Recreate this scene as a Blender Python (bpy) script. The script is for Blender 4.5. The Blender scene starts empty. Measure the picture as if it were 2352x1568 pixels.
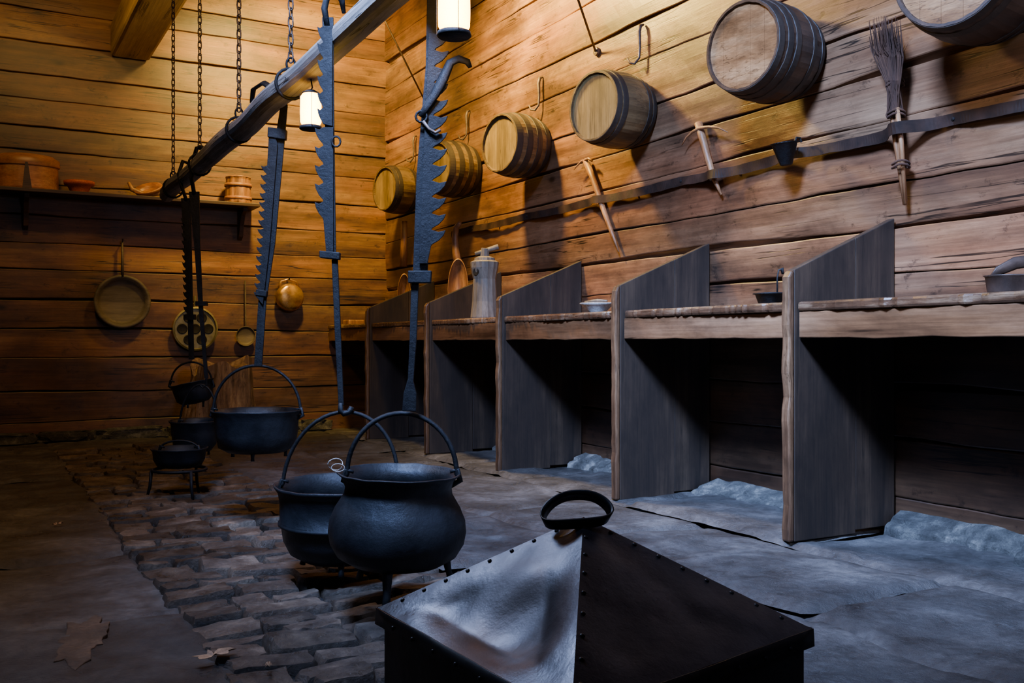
import bpy, bmesh, math, random
from mathutils import Vector, Matrix, noise
random.seed(7)
R=math.radians
TH=R(28.9); F=2250.0
AX=Vector((math.sin(TH),math.cos(TH),0)); RT=Vector((math.cos(TH),-math.sin(TH),0)); UP=Vector((0,0,1))
CAM=Vector((0,0,0.84))
def ray(px,py): return AX+RT*((px-1176)/F)+UP*((788-py)/F)
def D(px,py,d): return CAM+ray(px,py)*d
def WX(px,py,X):
    v=ray(px,py); return CAM+v*(X/v.x)
def WY(px,py,Y):
    v=ray(px,py); return CAM+v*(Y/v.y)
def WZ(px,py,Z=0):
    v=ray(px,py); return CAM+v*((Z-CAM.z)/v.z)
col=bpy.context.scene.collection
# ---------------------------------------------------------------- materials
def newmat(name):
    m=bpy.data.materials.new(name); m.use_nodes=True
    nt=m.node_tree; b=nt.nodes['Principled BSDF']; return m,nt,b
def N(nt,t,**k):
    n=nt.nodes.new(t)
    for a,v in k.items(): setattr(n,a,v)
    return n
def ramp(nt,fac,stops):
    r=N(nt,'ShaderNodeValToRGB'); e=r.color_ramp.elements
    while len(e)<len(stops): e.new(0.5)
    for el,(p,c) in zip(e,stops):
        el.position=p; el.color=(c[0],c[1],c[2],1) if not isinstance(c,(int,float)) else (c,c,c,1)
    nt.links.new(fac,r.inputs[0]); return r.outputs[0]
def noisetex(nt,scale,mp,detail=6,rough=.6,dist=0):
    tc=nt.nodes.get('TC') or N(nt,'ShaderNodeTexCoord',name='TC')
    mm=N(nt,'ShaderNodeMapping'); mm.inputs['Scale'].default_value=mp
    nt.links.new(tc.outputs['Object'],mm.inputs[0])
    n=N(nt,'ShaderNodeTexNoise'); n.inputs['Scale'].default_value=scale; n.inputs['Detail'].default_value=detail
    n.inputs['Roughness'].default_value=rough; n.inputs['Distortion'].default_value=dist
    nt.links.new(mm.outputs[0],n.inputs[0]); return n.outputs[0]
def mul(nt,a,b,fac=1,mode='MULTIPLY'):
    m=N(nt,'ShaderNodeMixRGB',blend_type=mode); m.inputs[0].default_value=fac
    nt.links.new(a,m.inputs[1]); nt.links.new(b,m.inputs[2]); return m.outputs[0]
def wood(name,c0,c1,c2,axis='Z',rough=.6,crack=1.0,soot=.5,bump=.5,tone=False,fine=1.0):
    m,nt,b=newmat(name)
    def st(al,ac): return tuple(al if ch==axis else ac for ch in 'XYZ')
    base=ramp(nt,noisetex(nt,1.5*fine,st(.35,4),9,.66,.15),[(.3,c0),(.5,c1),(.72,c2)])
    fn=ramp(nt,noisetex(nt,3*fine,st(.7,26),9,.75,.1),[(.3,.62),(.6,1.06)])
    c=mul(nt,base,fn)
    sm=ramp(nt,noisetex(nt,1.0*fine,st(.8,1.5),8,.7,.2),[(.36,1-soot),(.58,1.0)])
    c=mul(nt,c,sm)
    if crack:
        cr=ramp(nt,noisetex(nt,1.3*fine,st(.25,7),4,.55,.1),[(.488,1),(.497,.08),(.503,.08),(.512,1)])
        mk=ramp(nt,noisetex(nt,1.7*fine,(1,1,1),2,.5),[(.50,1),(.58,0)])
        mx=N(nt,'ShaderNodeMixRGB',blend_type='MIX'); nt.links.new(mk,mx.inputs[0]); nt.links.new(cr,mx.inputs[1]); mx.inputs[2].default_value=(1,1,1,1)
        c=mul(nt,c,mx.outputs[0],crack)
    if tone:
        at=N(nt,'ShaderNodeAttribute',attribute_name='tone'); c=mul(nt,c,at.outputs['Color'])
        vo=N(nt,'ShaderNodeTexVoronoi'); mm=N(nt,'ShaderNodeMapping'); mm.inputs['Scale'].default_value=st(1.3,2.6)
        nt.links.new(nt.nodes['TC'].outputs['Object'],mm.inputs[0]); nt.links.new(mm.outputs[0],vo.inputs['Vector']); vo.inputs['Scale'].default_value=1.0
        kn=ramp(nt,vo.outputs['Distance'],[(.03,.22),(.06,.75),(.085,1)]); c=mul(nt,c,kn)
        pt=ramp(nt,noisetex(nt,9,st(1,1.6),6,.75),[(.32,.40),(.42,1)]); c=mul(nt,c,pt)
        hue=ramp(nt,noisetex(nt,.9,st(.6,3),4,.6),[(.35,(1.0,.82,.72)),(.62,(1.0,1.04,1.0))]); c=mul(nt,c,hue)
    nt.links.new(c,b.inputs['Base Color'])
    b.inputs['Roughness'].default_value=rough
    bp=N(nt,'ShaderNodeBump'); bp.inputs['Strength'].default_value=bump; bp.inputs['Distance'].default_value=.01
    nt.links.new(c,bp.inputs['Height']); nt.links.new(bp.outputs[0],b.inputs['Normal'])
    return m
def stone(name,c0,c1,c2,rough=.5,scale=3,bump=.6,tone=False,bd=.02):
    m,nt,b=newmat(name)
    base=ramp(nt,noisetex(nt,scale,(1,1,1),9,.65,.3),[(.3,c0),(.52,c1),(.72,c2)])
    f=ramp(nt,noisetex(nt,scale*14,(1,1,1),5,.7),[(.3,.55),(.65,1.1)])
    c=mul(nt,base,f)
    if tone:
        at=N(nt,'ShaderNodeAttribute',attribute_name='tone'); c=mul(nt,c,at.outputs['Color'])
    nt.links.new(c,b.inputs['Base Color'])
    rr=ramp(nt,noisetex(nt,scale*2,(1,1,1),5,.6),[(.35,max(rough-.15,.05)),(.65,min(rough+.25,1))])
    nt.links.new(rr,b.inputs['Roughness'])
    h=noisetex(nt,scale*4,(1,1,1),10,.7,.2)
    bp=N(nt,'ShaderNodeBump'); bp.inputs['Strength'].default_value=bump; bp.inputs['Distance'].default_value=bd
    nt.links.new(h,bp.inputs['Height']); nt.links.new(bp.outputs[0],b.inputs['Normal'])
    return m
def metal(name,c0,c1,rough=.45,met=.7,bump=.25,scale=12,spec=.5):
    m,nt,b=newmat(name)
    base=ramp(nt,noisetex(nt,scale,(1,1,1),8,.65,.2),[(.35,c0),(.65,c1)])
    nt.links.new(base,b.inputs['Base Color']); b.inputs['Metallic'].default_value=met
    b.inputs['Specular IOR Level'].default_value=spec
    rr=ramp(nt,noisetex(nt,scale*.6,(1,1,1),6,.6),[(.35,max(rough-.12,.05)),(.65,rough+.18)])
    nt.links.new(rr,b.inputs['Roughness'])
    bp=N(nt,'ShaderNodeBump'); bp.inputs['Strength'].default_value=bump; bp.inputs['Distance'].default_value=.004
    nt.links.new(noisetex(nt,scale*4,(1,1,1),8,.7),bp.inputs['Height']); nt.links.new(bp.outputs[0],b.inputs['Normal'])
    return m
M={}
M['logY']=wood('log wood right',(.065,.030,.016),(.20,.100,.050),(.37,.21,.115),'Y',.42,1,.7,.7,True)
M['logX']=wood('log wood back',(.07,.032,.014),(.205,.100,.040),(.35,.20,.085),'X',.5,1,.7,.7,True)
M['divider']=wood('dark tarred board',(.011,.007,.0045),(.032,.019,.011),(.080,.049,.027),'Z',.6,.6,.6,.5,fine=1.5)
M['edge']=wood('worn board edge',(.035,.017,.009),(.12,.060,.028),(.32,.18,.088),'Z',.38,.6,.6,.6,fine=3)
M['counter']=wood('counter board',(.075,.031,.013),(.215,.102,.043),(.38,.20,.10),'Y',.36,.8,.65,.5)
M['countertop']=wood('counter top board',(.03,.015,.008),(.13,.066,.033),(.46,.30,.17),'Y',.26,.8,.5,.6,fine=3)
M['beamwood']=wood('smoked pole wood',(.12,.115,.105),(.29,.27,.245),(.46,.42,.37),'Y',.72,1,.4,.9,fine=2)
M['tie']=wood('tie beam wood',(.24,.15,.05),(.48,.33,.12),(.64,.48,.2),'Y',.55,.7,.3,.5)
M['stave']=wood('barrel staves',(.05,.03,.012),(.14,.086,.033),(.26,.17,.07),'X',.5,.5,.5,.4,fine=2)
M['darkstave']=wood('dark barrel staves',(.020,.010,.006),(.052,.026,.013),(.10,.052,.027),'X',.5,.5,.5,.4,fine=2)
M['head']=wood('barrel head',(.10,.066,.022),(.21,.14,.05),(.31,.22,.09),'Z',.5,.6,.5,.3,fine=2)
M['headred']=wood('red brown barrel head',(.13,.052,.016),(.29,.135,.050),(.46,.25,.11),'Y',.36,.6,.6,.3,fine=2)
M['hoop']=wood('barrel hoop',(.014,.009,.006),(.030,.020,.013),(.055,.038,.025),'Z',.6,.3,.4,.3,fine=2)
M['tool']=wood('tool wood',(.13,.052,.018),(.31,.145,.058),(.48,.26,.12),'Z',.45,.5,.3,.3,fine=3)
M['greywood']=wood('grey old wood',(.11,.09,.065),(.22,.18,.13),(.34,.285,.21),'Z',.6,.7,.3,.4,fine=3)
M['panwood']=wood('weathered pan',(.065,.054,.038),(.125,.104,.074),(.21,.17,.12),'X',.6,.3,.4,.4,fine=2)
M['twig']=wood('twigs',(.025,.009,.004),(.065,.026,.011),(.12,.05,.021),'Z',.95,0,.3,.2,fine=3)
M['stump']=wood('stump bark wood',(.09,.055,.03),(.32,.20,.115),(.60,.44,.28),'Z',.7,.8,.6,1,fine=4)
M['shelf']=wood('shelf board',(.022,.013,.007),(.05,.028,.013),(.09,.05,.024),'X',.5,.5,.3,.4)
M['tub']=wood('orange tub wood',(.24,.085,.03),(.44,.185,.07),(.60,.33,.15),'X',.4,.4,.5,.3,fine=2)
M['clay']=stone('red clay',(.42,.08,.03),(.58,.13,.04),(.66,.20,.08),.5,6,.1)
M['slab']=stone('slate slab',(.028,.026,.024),(.078,.073,.067),(.18,.168,.152),.42,2.6,1,True)
M['cobble']=stone('cobble',(.030,.021,.015),(.095,.069,.048),(.24,.18,.12),.38,7,1,True,.014)
M['dirt']=stone('joint dirt',(.006,.005,.005),(.014,.012,.011),(.026,.022,.019),.9,6,.6)
M['found']=stone('foundation stone',(.035,.035,.030),(.15,.148,.13),(.46,.45,.39),.85,11,1,True)
M['flake']=stone('tan stone flake',(.045,.032,.020),(.12,.078,.045),(.22,.145,.085),.6,6,.7)
M['iron']=metal('black iron',(.004,.004,.0045),(.012,.012,.013),.52,.1,.6,20,.28)
M['castiron']=metal('cast iron',(.006,.007,.008),(.018,.019,.022),.48,.25,.6,9,.4)
M['rust']=metal('chain iron',(.06,.045,.04),(.16,.12,.10),.5,.6)
M['sheet']=metal('riveted sheet iron',(.030,.029,.033),(.095,.088,.092),.36,.6,.35,4)
M['sheetdark']=metal('dark sheet iron',(.010,.010,.011),(.028,.026,.026),.45,.4,.3,5)
M['copper']=metal('old copper',(.34,.19,.06),(.66,.42,.16),.3,.8,.15)
M['brass']=metal('greenish bronze',(.14,.125,.06),(.28,.255,.14),.45,.6,.2)
M['leather']=metal('leather strap',(.010,.006,.004),(.036,.017,.010),.7,.0,.3,8,.2)
M['brownlamp']=metal('brown lamp iron',(.03,.018,.012),(.09,.055,.038),.5,.3,.3,8)
M['leaf']=stone('dry leaf',(.24,.14,.07),(.42,.27,.15),(.55,.40,.26),.7,9,.2)
M['plaster']=stone('pale pottery',(.25,.24,.21),(.42,.40,.36),(.55,.53,.48),.5,6,.2)
M['string'],_,b=newmat('string'); b.inputs['Base Color'].default_value=(.5,.5,.48,1)
m,nt,b=newmat('lamp glow'); b.inputs['Base Color'].default_value=(1,.7,.2,1)
lw=N(nt,'ShaderNodeLayerWeight'); lw.inputs[0].default_value=.5
cr_=ramp(nt,lw.outputs['Facing'],[(0,(1,.66,.12)),(.25,(1,.52,.05)),(.7,(1,.36,.01))]); nt.links.new(cr_,b.inputs['Emission Color'])
b.inputs['Emission Strength'].default_value=34; M['glow']=m
# ---------------------------------------------------------------- mesh builder
class MB:
    def __init__(s): s.bm=bmesh.new(); s.tl=s.bm.loops.layers.float_color.new('tone'); s.t=1.0
    def f(s,vs):
        try: fc=s.bm.faces.new(vs)
        except ValueError: return None
        for l in fc.loops: l[s.tl]=(s.t,s.t,s.t,1)
        return fc
    def pts(s,ps): return [s.bm.verts.new(p) for p in ps]
    def prism(s,poly,ext):
        poly=[Vector(p) for p in poly]; ext=Vector(ext)
        a=s.pts([p-ext/2 for p in poly]); b=s.pts([p+ext/2 for p in poly]); n=len(poly)
        s.f(a[::-1]); s.f(b)
        for i in range(n): s.f([a[i],a[(i+1)%n],b[(i+1)%n],b[i]])
        return s
    def box(s,lo,hi):
        x0,y0,z0=lo; x1,y1,z1=hi
        return s.prism([(x0,y0,(z0+z1)/2),(x1,y0,(z0+z1)/2),(x1,y1,(z0+z1)/2),(x0,y1,(z0+z1)/2)],(0,0,z1-z0))
    def tube(s,ps,r,n=8,closed=False,flat=None):
        ps=[Vector(p) for p in ps]; k=len(ps)
        rs=r if isinstance(r,(list,tuple)) else [r]*k
        prev=None; rings=[]
        for i in range(k):
            if closed: t=ps[(i+1)%k]-ps[i-1]
            else: t=ps[min(i+1,k-1)]-ps[max(i-1,0)]
            t.normalize()
            if prev is None:
                ref=Vector((0,0,1)) if abs(t.z)<.9 else Vector((1,0,0))
                u=t.cross(ref).normalized()
            else: u=(prev-t*prev.dot(t)).normalized()
            prev=u; v=t.cross(u)
            if flat: rings.append(s.pts([ps[i]+u*(math.cos(2*math.pi*j/n)*rs[i]*flat[0])+v*(math.sin(2*math.pi*j/n)*rs[i]*flat[1]) for j in range(n)]))
            else: rings.append(s.pts([ps[i]+(u*math.cos(2*math.pi*j/n)+v*math.sin(2*math.pi*j/n))*rs[i] for j in range(n)]))
        for i in range(k if closed else k-1):
            A=rings[i]; B=rings[(i+1)%k]
            for j in range(n): s.f([A[j],A[(j+1)%n],B[(j+1)%n],B[j]])
        if not closed: s.f(rings[0][::-1]); s.f(rings[-1])
        return s
    def lathe(s,prof,o,axis=(0,0,1),n=32,groove=0,every=3,sc=(1,1),ref=None,cap0=True,cap1=True,wob=0):
        o=Vector(o); A=Vector(axis).normalized()
        if ref is None: ref=Vector((1,0,0)) if abs(A.x)<.9 else Vector((0,1,0))
        u=(Vector(ref)-A*A.dot(Vector(ref))).normalized(); v=A.cross(u); rings=[]
        for (r,t) in prof:
            if r<1e-5: rings.append(s.pts([o+A*t])); continue
            rg=[]
            for j in range(n):
                rr=r*(1-groove if groove and j%every==0 else 1)
                an=2*math.pi*j/n
                if wob: q=Vector((math.cos(an)*2,math.sin(an)*2,t*5)); rr*=1+wob*noise.noise(q); tt=t+wob*.2*noise.noise(q*1.6+Vector((9,0,0)))*(1 if t>-.02 else 0)
                else: tt=t
                rg.append(o+A*tt+u*(math.cos(an)*rr*sc[0])+v*(math.sin(an)*rr*sc[1]))
            rings.append(s.pts(rg))
        for A_,B in zip(rings,rings[1:]):
            if len(A_)==1 and len(B)==1: continue
            for j in range(n):
                k=(j+1)%n
                if len(A_)==1: s.f([A_[0],B[k],B[j]])
                elif len(B)==1: s.f([A_[j],A_[k],B[0]])
                else: s.f([A_[j],A_[k],B[k],B[j]])
        if cap0 and len(rings[0])>1: s.f(rings[0][::-1])
        if cap1 and len(rings[-1])>1: s.f(rings[-1])
        return s
    def rock(s,c,size,seed,p=.55,nz=.12):
        c=Vector(c); b2=bmesh.new(); bmesh.ops.create_icosphere(b2,subdivisions=3,radius=1)
        mp={}
        for v in b2.verts:
            q=Vector([math.copysign(abs(x)**p,x) for x in v.co])
            q*=1+nz*noise.noise(v.co*1.7+Vector((seed*3.1,seed,0)))+nz*.4*noise.noise(v.co*5+Vector((seed,0,0)))
            mp[v.index]=s.bm.verts.new(c+Vector((q.x*size[0]/2,q.y*size[1]/2,q.z*size[2]/2)))
        for f in b2.faces: s.f([mp[v.index] for v in f.verts])
        b2.free(); return s
    def grid(s,fn,nu,nv):
        g=[[s.bm.verts.new(fn(i/nu,j/nv)) for j in range(nv+1)] for i in range(nu+1)]
        for i in range(nu):
            for j in range(nv): s.f([g[i][j],g[i+1][j],g[i+1][j+1],g[i][j+1]])
        return g
    def build(s,name,mat,parent=None,smooth=False,bevel=0,origin=None,solid=0):
        root=parent
        while root is not None and root.parent is not None: root=root.parent
        o0=Vector(root['_o']) if root is not None else (Vector(origin) if origin is not None else Vector((0,0,0)))
        bmesh.ops.recalc_face_normals(s.bm,faces=s.bm.faces)
        for v in s.bm.verts: v.co-=o0
        me=bpy.data.meshes.new(name); s.bm.to_mesh(me); s.bm.free()
        me.materials.append(mat)
        if smooth:
            for p in me.polygons: p.use_smooth=True
        ob=bpy.data.objects.new(name,me); col.objects.link(ob)
        if parent is not None: ob.parent=parent
        else: ob.location=o0; ob['_o']=list(o0)
        if solid:
            md=ob.modifiers.new('s','SOLIDIFY'); md.thickness=solid; md.offset=-1
        if bevel:
            md=ob.modifiers.new('b','BEVEL'); md.width=bevel; md.segments=2; md.limit_method='ANGLE'; md.angle_limit=R(40)
        return ob
def thing(name,label,cat,loc,group=None):
    o=bpy.data.objects.new(name,None); o.empty_display_size=.1; col.objects.link(o); o.location=Vector(loc); o['_o']=list(Vector(loc))
    o['label']=label; o['category']=cat
    if group: o['group']=group
    return o
def tag(o,label,cat,group=None):
    o['label']=label; o['category']=cat
    if group: o['group']=group
    return o
def struct(o): o['kind']='structure'; return o
WXR=3.66; YB=9.27
# ---------------------------------------------------------------- walls
def logwall(name,axis,L0,L1,face,mat,seed,gmin,gmax):
    mb=MB(); rnd=random.Random(seed); z=-.08; zs=[]
    while z<4.8: zs.append(z); z+=rnd.uniform(.20,.30)
    n=int((L1-L0)/.08)
    def P(l,out,zz): return (face-out,l,zz) if axis=='Y' else (l,face-out,zz)
    def seam(i,l): return zs[i]+.016*noise.noise(Vector((l*.5,i*5.3+seed,0)))+.005*noise.noise(Vector((l*5,i*3.3,seed)))
    for i in range(len(zs)-1):
        mb.t=rnd.uniform(.60,1.25); prev=None; off=rnd.uniform(-.014,.004); gap=rnd.uniform(gmin,gmax)
        if axis=='Y' and zs[i+1]<.95: mb.t=.42  # logs below the counter: its shade is put into their tone colour
        for k in range(n+1):
            l=L0+(L1-L0)*k/n; a=seam(i,l); b=seam(i+1,l); h=b-a
            g=.0015+gap*max(0,(.35+2.2*noise.noise(Vector((l*.9,i*2.1,4)))))+.003*max(0,noise.noise(Vector((l*7,i*2.1,9))))
            w=.005*noise.noise(Vector((l*1.1,i*7.7,seed)))
            sec=[(a,-.06),(a+g,-.03),(a+g+.001,off-.003+w),(a+g+.006,off+w),(a+h*.33,off+.002+w+.004*noise.noise(Vector((l*4,i,1)))),(a+h*.66,off+.002+w+.004*noise.noise(Vector((l*4,i,7)))),(b-.007,off+w),(b-.002,off-.003+w),(b-.001,-.03),(b,-.06)]
            row=mb.pts([P(l,o,zz) for zz,o in sec])
            if prev:
                for q in range(len(row)-1): mb.f([prev[q],row[q],row[q+1],prev[q+1]])
            prev=row
    mb.t=.3
    if axis=='Y': mb.box((face+.065,L0,-.1),(face+.2,L1,4.8))
    else: mb.box((L0,face+.065,-.1),(L1,face+.2,4.8))
    return struct(mb.build(name,mat,smooth=False))
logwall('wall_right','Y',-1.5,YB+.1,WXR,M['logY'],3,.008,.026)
wb=logwall('wall_back','X',-2.6,WXR+.1,YB,M['logX'],11,.004,.013)
mb=MB(); mb.box((-2.8,-1.5,4.8),(WXR+.3,YB+.3,4.9)); struct(mb.build('ceiling',M['shelf']))
# ---------------------------------------------------------------- floor
mb=MB(); rnd=random.Random(5)
mb.t=.3; mb.box((-2.8,-1.5,-.2),(WXR+.2,YB+.2,-.03))
def slab(mb,x0,x1,y0,y1,rnd):
    mb.t=rnd.uniform(.62,1.2); z=rnd.uniform(-.010,.007); g=.003
    nx=max(2,int((x1-x0)/.04)); ny=max(2,int((y1-y0)/.04)); sd=rnd.random()*50
    def fn(u,v):
        x=x0+g+(x1-x0-2*g)*u; y=y0+g+(y1-y0-2*g)*v
        e=min(u,1-u,v,1-v)
        x+=(.06*noise.noise(Vector((x0*3,y*1.6,1)))*(1-u)+.06*noise.noise(Vector((x1*3,y*1.6,1)))*u)
        yy=y+(.10*noise.noise(Vector((x*1.4,y0*3,2)))+.02*noise.noise(Vector((x*7,y0*3,2))))*(1-v)+(.10*noise.noise(Vector((x*1.4,y1*3,2)))+.02*noise.noise(Vector((x*7,y1*3,2))))*v
        lay=noise.noise(Vector((x*1.8+4,y*1.8,sd)))
        zz=z+.012*noise.noise(Vector((x*2.2,y*2.2,sd)))+.006*noise.noise(Vector((x*6,y*6,sd)))+.004*noise.noise(Vector((x*14,y*14,sd)))+(.009 if lay>.12 else 0)
        if e<1e-6: zz-=.022
        return (x,yy,zz)
    mb.grid(fn,nx,ny)
for xs in ([-2.7,-1.4,-.45,.60],[1.50,2.25,2.98,3.74]):
    for i in range(len(xs)-1):
        y=-1.4+rnd.uniform(0,.5)
        while y<YB:
            L=rnd.uniform(.7,1.4); y1=y+L
            if y1>YB-.4: y1=YB+.08
            slab(mb,xs[i],xs[i+1],y,y1,rnd); y=y1
slab(mb,.56,1.53,8.35,YB+.05,rnd)
slab(mb,.56,1.53,-1.4,.6,rnd)
struct(mb.build('floor',M['slab'],smooth=True))
mb=MB(); y=.62; rnd=random.Random(9)
while y<8.33:
    h=rnd.uniform(.10,.175); x=.565-rnd.uniform(0,.03)
    while x<1.5:
        w=rnd.uniform(.12,.33)
        if 1.52-(x+w)<.11: w=1.52-x
        mb.t=rnd.uniform(.45,1.5); cx=x+w/2; cy=y+h/2+.03*noise.noise(Vector((x*2,y,0))); hz=rnd.uniform(-.010,.012); rot=rnd.uniform(-.06,.06)
        sx=w/2-.005; sy=h/2*rnd.uniform(.96,1.03)-.006; sd=rnd.random()*99
        tx=rnd.uniform(-.08,.08); ty=rnd.uniform(-.12,.12)
        def fn(u,v):
            q=[-1,-.975,-.90,-.5,0,.5,.90,.975,1]
            a=q[round(u*8)]; b=q[round(v*8)]
            a2=a*(1-.05*b**6); b2=b*(1-.05*a**6)
            m=max(abs(a),abs(b))
            dz={1:-.065,.975:-.016,.90:-.002,.5:0}.get(m,0)
            zz=hz+.014+dz+tx*a*sx+ty*b*sy+.010*noise.noise(Vector((a*1.9,b*1.9,sd)))
            X=a2*sx+.017*noise.noise(Vector((a*1.5,b*1.5,sd+7))); Y=b2*sy+.014*noise.noise(Vector((a*1.5,b*1.5,sd+17)))
            return (cx+X*math.cos(rot)-Y*math.sin(rot),cy+X*math.sin(rot)+Y*math.cos(rot),zz)
        mb.grid(fn,8,8); x+=w
    y+=h
cb=struct(mb.build('floor_cobbles',M['cobble'],smooth=True)); md=cb.modifiers.new('e','EDGE_SPLIT'); md.split_angle=R(40)
mb=MB(); mb.box((.5,.5,-.03),(1.58,8.4,-.024)); struct(mb.build('floor_joints',M['dirt']))
DIV=[3.08,4.345,5.67,6.83,8.10]; DT=.045; DIV=[v-DT for v in DIV]
mb=MB(); rnd=random.Random(2); b_=[.6]+DIV+[YB-.1]
for i in range(6):
    y0=b_[i]+(DT if i else 0)+.012; y1=b_[i+1]-.012; n=int((y1-y0)/.03); prev=None
    for k in range(n+1):
        y=y0+(y1-y0)*k/n; cell=math.floor(y*2.6+.8*noise.noise(Vector((y*.9,3,3))))
        o=.095+.11*noise.noise(Vector((cell*3.7,1,0)))+.07*noise.noise(Vector((y*5,0,0)))+.02*noise.noise(Vector((y*18,0,4)))
        hh=.055+.05*noise.noise(Vector((cell*2.3,7,0)))+.03*noise.noise(Vector((y*8,5,0)))
        mb.t=.75+.7*noise.noise(Vector((cell*1.9,4,4)))
        x=WXR-max(o,.02)
        row=mb.pts([(x-.02,y,-.02),(x-.012+.01*noise.noise(Vector((y*15,0,1))),y,hh*.40),(x+.006,y,hh*.62),(x+.03+.02*noise.noise(Vector((y*11,0,8))),y,hh*.70),(x+.04,y,hh),(WXR+.02,y,hh+.03)])
        if prev:
            for q in range(5): mb.f([prev[q],row[q],row[q+1],prev[q+1]])
        prev=row
struct(mb.build('baseboard_right',M['found']))
mb=MB(); x=-.6
while x<2.95:
    w=rnd.uniform(.25,.6); mb.t=rnd.uniform(.3,.7); hh=rnd.uniform(.07,.13); mb.rock((x+w/2,YB-.02,hh/2-.01),(w*1.03,rnd.uniform(.12,.22),hh),rnd.random()*30,.4,.35); x+=w
struct(mb.build('baseboard_back',M['found']))
t=thing('tie_beam','thick yellow-lit squared roof beam butting into the back wall at upper left','beam',(1.24,8.0,3.4))
mb=MB(); mb.box((1.07,6.2,3.36),(1.40,9.25,3.66)); mb.build('timber',M['tie'],t,bevel=.03)
# ---------------------------------------------------------------- counter and dividers
t=thing('counter','long worn wooden counter running under the wall barrels, split into bays','counter',(3.35,5.2,0))
ed=[1.2]+DIV+[9.24]
mb=MB()
for i in range(6):
    y0=ed[i]+(DT if i else 0)+.002; y1=ed[i+1]-.002
    n=60
    poly=[(3.044+.03*noise.noise(Vector((y0+(y1-y0)*k/n,i,0))*2.5)+.018*noise.noise(Vector((k*.9,i,5))),y0+(y1-y0)*k/n,.995) for k in range(n+1)]+[(3.63,y1,.995),(3.63,y0,.995)]
    mb.prism(poly,(0,0,.04))
mb.build('worktop',M['countertop'],t,bevel=.010)
for i in range(6):
    y0=ed[i]+(DT if i else 0)+.002; y1=ed[i+1]-.002
    mb=MB(); n=14
    poly=[(3.072,y0+(y1-y0)*k/n,.862+.008*noise.noise(Vector((k*.6,i*3,1)))) for k in range(n+1)]+[(3.072,y1,.974),(3.072,y0,.974)]
    mb.prism(poly,(.03,0,0)); mb.build('fascia_board',M['counter'],t,bevel=.004)
dl=['nearest and tallest-looking dark board partition at the right end of the counter row',
 'second dark slanted partition from the right, left of the small black lamp pan',
 'middle dark slanted partition, between the pale bowl and the grey carved vessel',
 'fourth slanted partition from the right, directly behind the grey carved vessel',
 'farthest slanted partition, nearest the log corner beyond the toothed pot hangers']
for i,y in enumerate(DIV):
    t=thing('counter_divider',dl[i],'partition',(3.3,y+DT/2,0),'slanted board partitions dividing the counter')
    e=MB(); n=22
    L=[(3.004+.010*noise.noise(Vector((0,k*.45,i*4)))+.006*noise.noise(Vector((k*1.7,0,i))),y+DT/2,.004+1.115*k/n) for k in range(n+1)]
    e.prism(L+[(3.018,y+DT/2,1.142),(3.034,y+DT/2,1.15),(3.034,y+DT/2,.004)],(0,DT,0)); e.build('front_edge',M['edge'],t,bevel=.008)
    xs=3.40
    zt=lambda x:1.15+(x-3.036)*(1.39-1.15)/(3.57-3.036)*.92
    mb=MB(); mb.prism([(3.036,y+DT/2,.004),(3.036,y+DT/2,zt(3.036)),(xs,y+DT/2,zt(xs)),(xs,y+DT/2,.004)],(0,DT*.9,0)); mb.build('board',M['divider'],t,bevel=.003)
    mb=MB(); mb.prism([(xs+.002,y+DT/2,.02),(xs+.002,y+DT/2,zt(xs)),(3.65,y+DT/2,zt(3.65)),(3.65,y+DT/2,.02)],(0,DT*.87,0)); mb.build('board',M['divider'],t,bevel=.003)
# ---------------------------------------------------------------- barrels
def barrel(c,r,L,yaw,label,mat,hmat,hoops,hw=.035):
    ax=Vector((math.cos(yaw),math.sin(yaw),0)); c=Vector(c)
    t=thing('barrel',label,'barrel',c+ax*L*.5,'wooden barrels hung in a row on the log wall')
    prof=[]
    for k in range(13):
        s=k/12; prof.append((r*(1+.12*math.sin(math.pi*s)),L*s))
    inner=[(r*.94,.025),(r*.95,0.0)]
    mb=MB(); mb.lathe(inner+prof+[(r*.93,L)],c,ax,n=60,groove=.010,every=3,cap0=True,cap1=True); mb.build('staves',mat,t,smooth=False)
    mb=MB(); rr=r*.938; side=ax.cross(UP).normalized(); nb=5
    for q in range(nb):
        x0=-rr+2*rr*q/nb+.0005; x1=-rr+2*rr*(q+1)/nb-.0005; pl=[]
        m=10
        for k in range(m+1):
            x=x0+(x1-x0)*k/m; pl.append(c+ax*.02+side*x+UP*math.sqrt(max(rr*rr-x*x,0)))
        for k in range(m,-1,-1):
            x=x0+(x1-x0)*k/m; pl.append(c+ax*.02+side*x-UP*math.sqrt(max(rr*rr-x*x,1e-6)))
        mb.prism(pl,ax*.008)
    mb.build('head',hmat,t)
    for s in hoops:
        mb=MB(); pr=[]
        for q in (-.5,-.45,0,.45,.5):
            ss=min(max(s+q*hw/L,0),1); r2=r*(1+.12*math.sin(math.pi*ss)); pr.append((r2+(.0028 if abs(q)<.47 else -.004),L*ss))
        mb.lathe(pr,c,ax,n=60,cap0=False,cap1=False); mb.build('hoop',M['hoop'],t,smooth=False)
    return t
BZ=2.27
def bar(px,X,r,L,label,mat,hm,hoops,yaw=10,hw=.035,z=BZ):
    p=WX(px,300,X); barrel((X,p.y,z),r,L,R(yaw),label,mat,hm,hoops,hw)
bar(2182,3.24,.228,.37,'largest barrel, cut off by the top right corner above the twig broom',M['darkstave'],M['headred'],(.05,.2,.78,.95))
bar(1703,3.24,.215,.37,'dark barrel with reddish round head, just left of the twig broom',M['darkstave'],M['headred'],(.05,.2,.34,.7,.95))
bar(1362,3.28,.208,.335,'olive-brown barrel above the two wooden picks, with plain round head',M['stave'],M['head'],(.05,.18,.8,.95))
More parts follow.
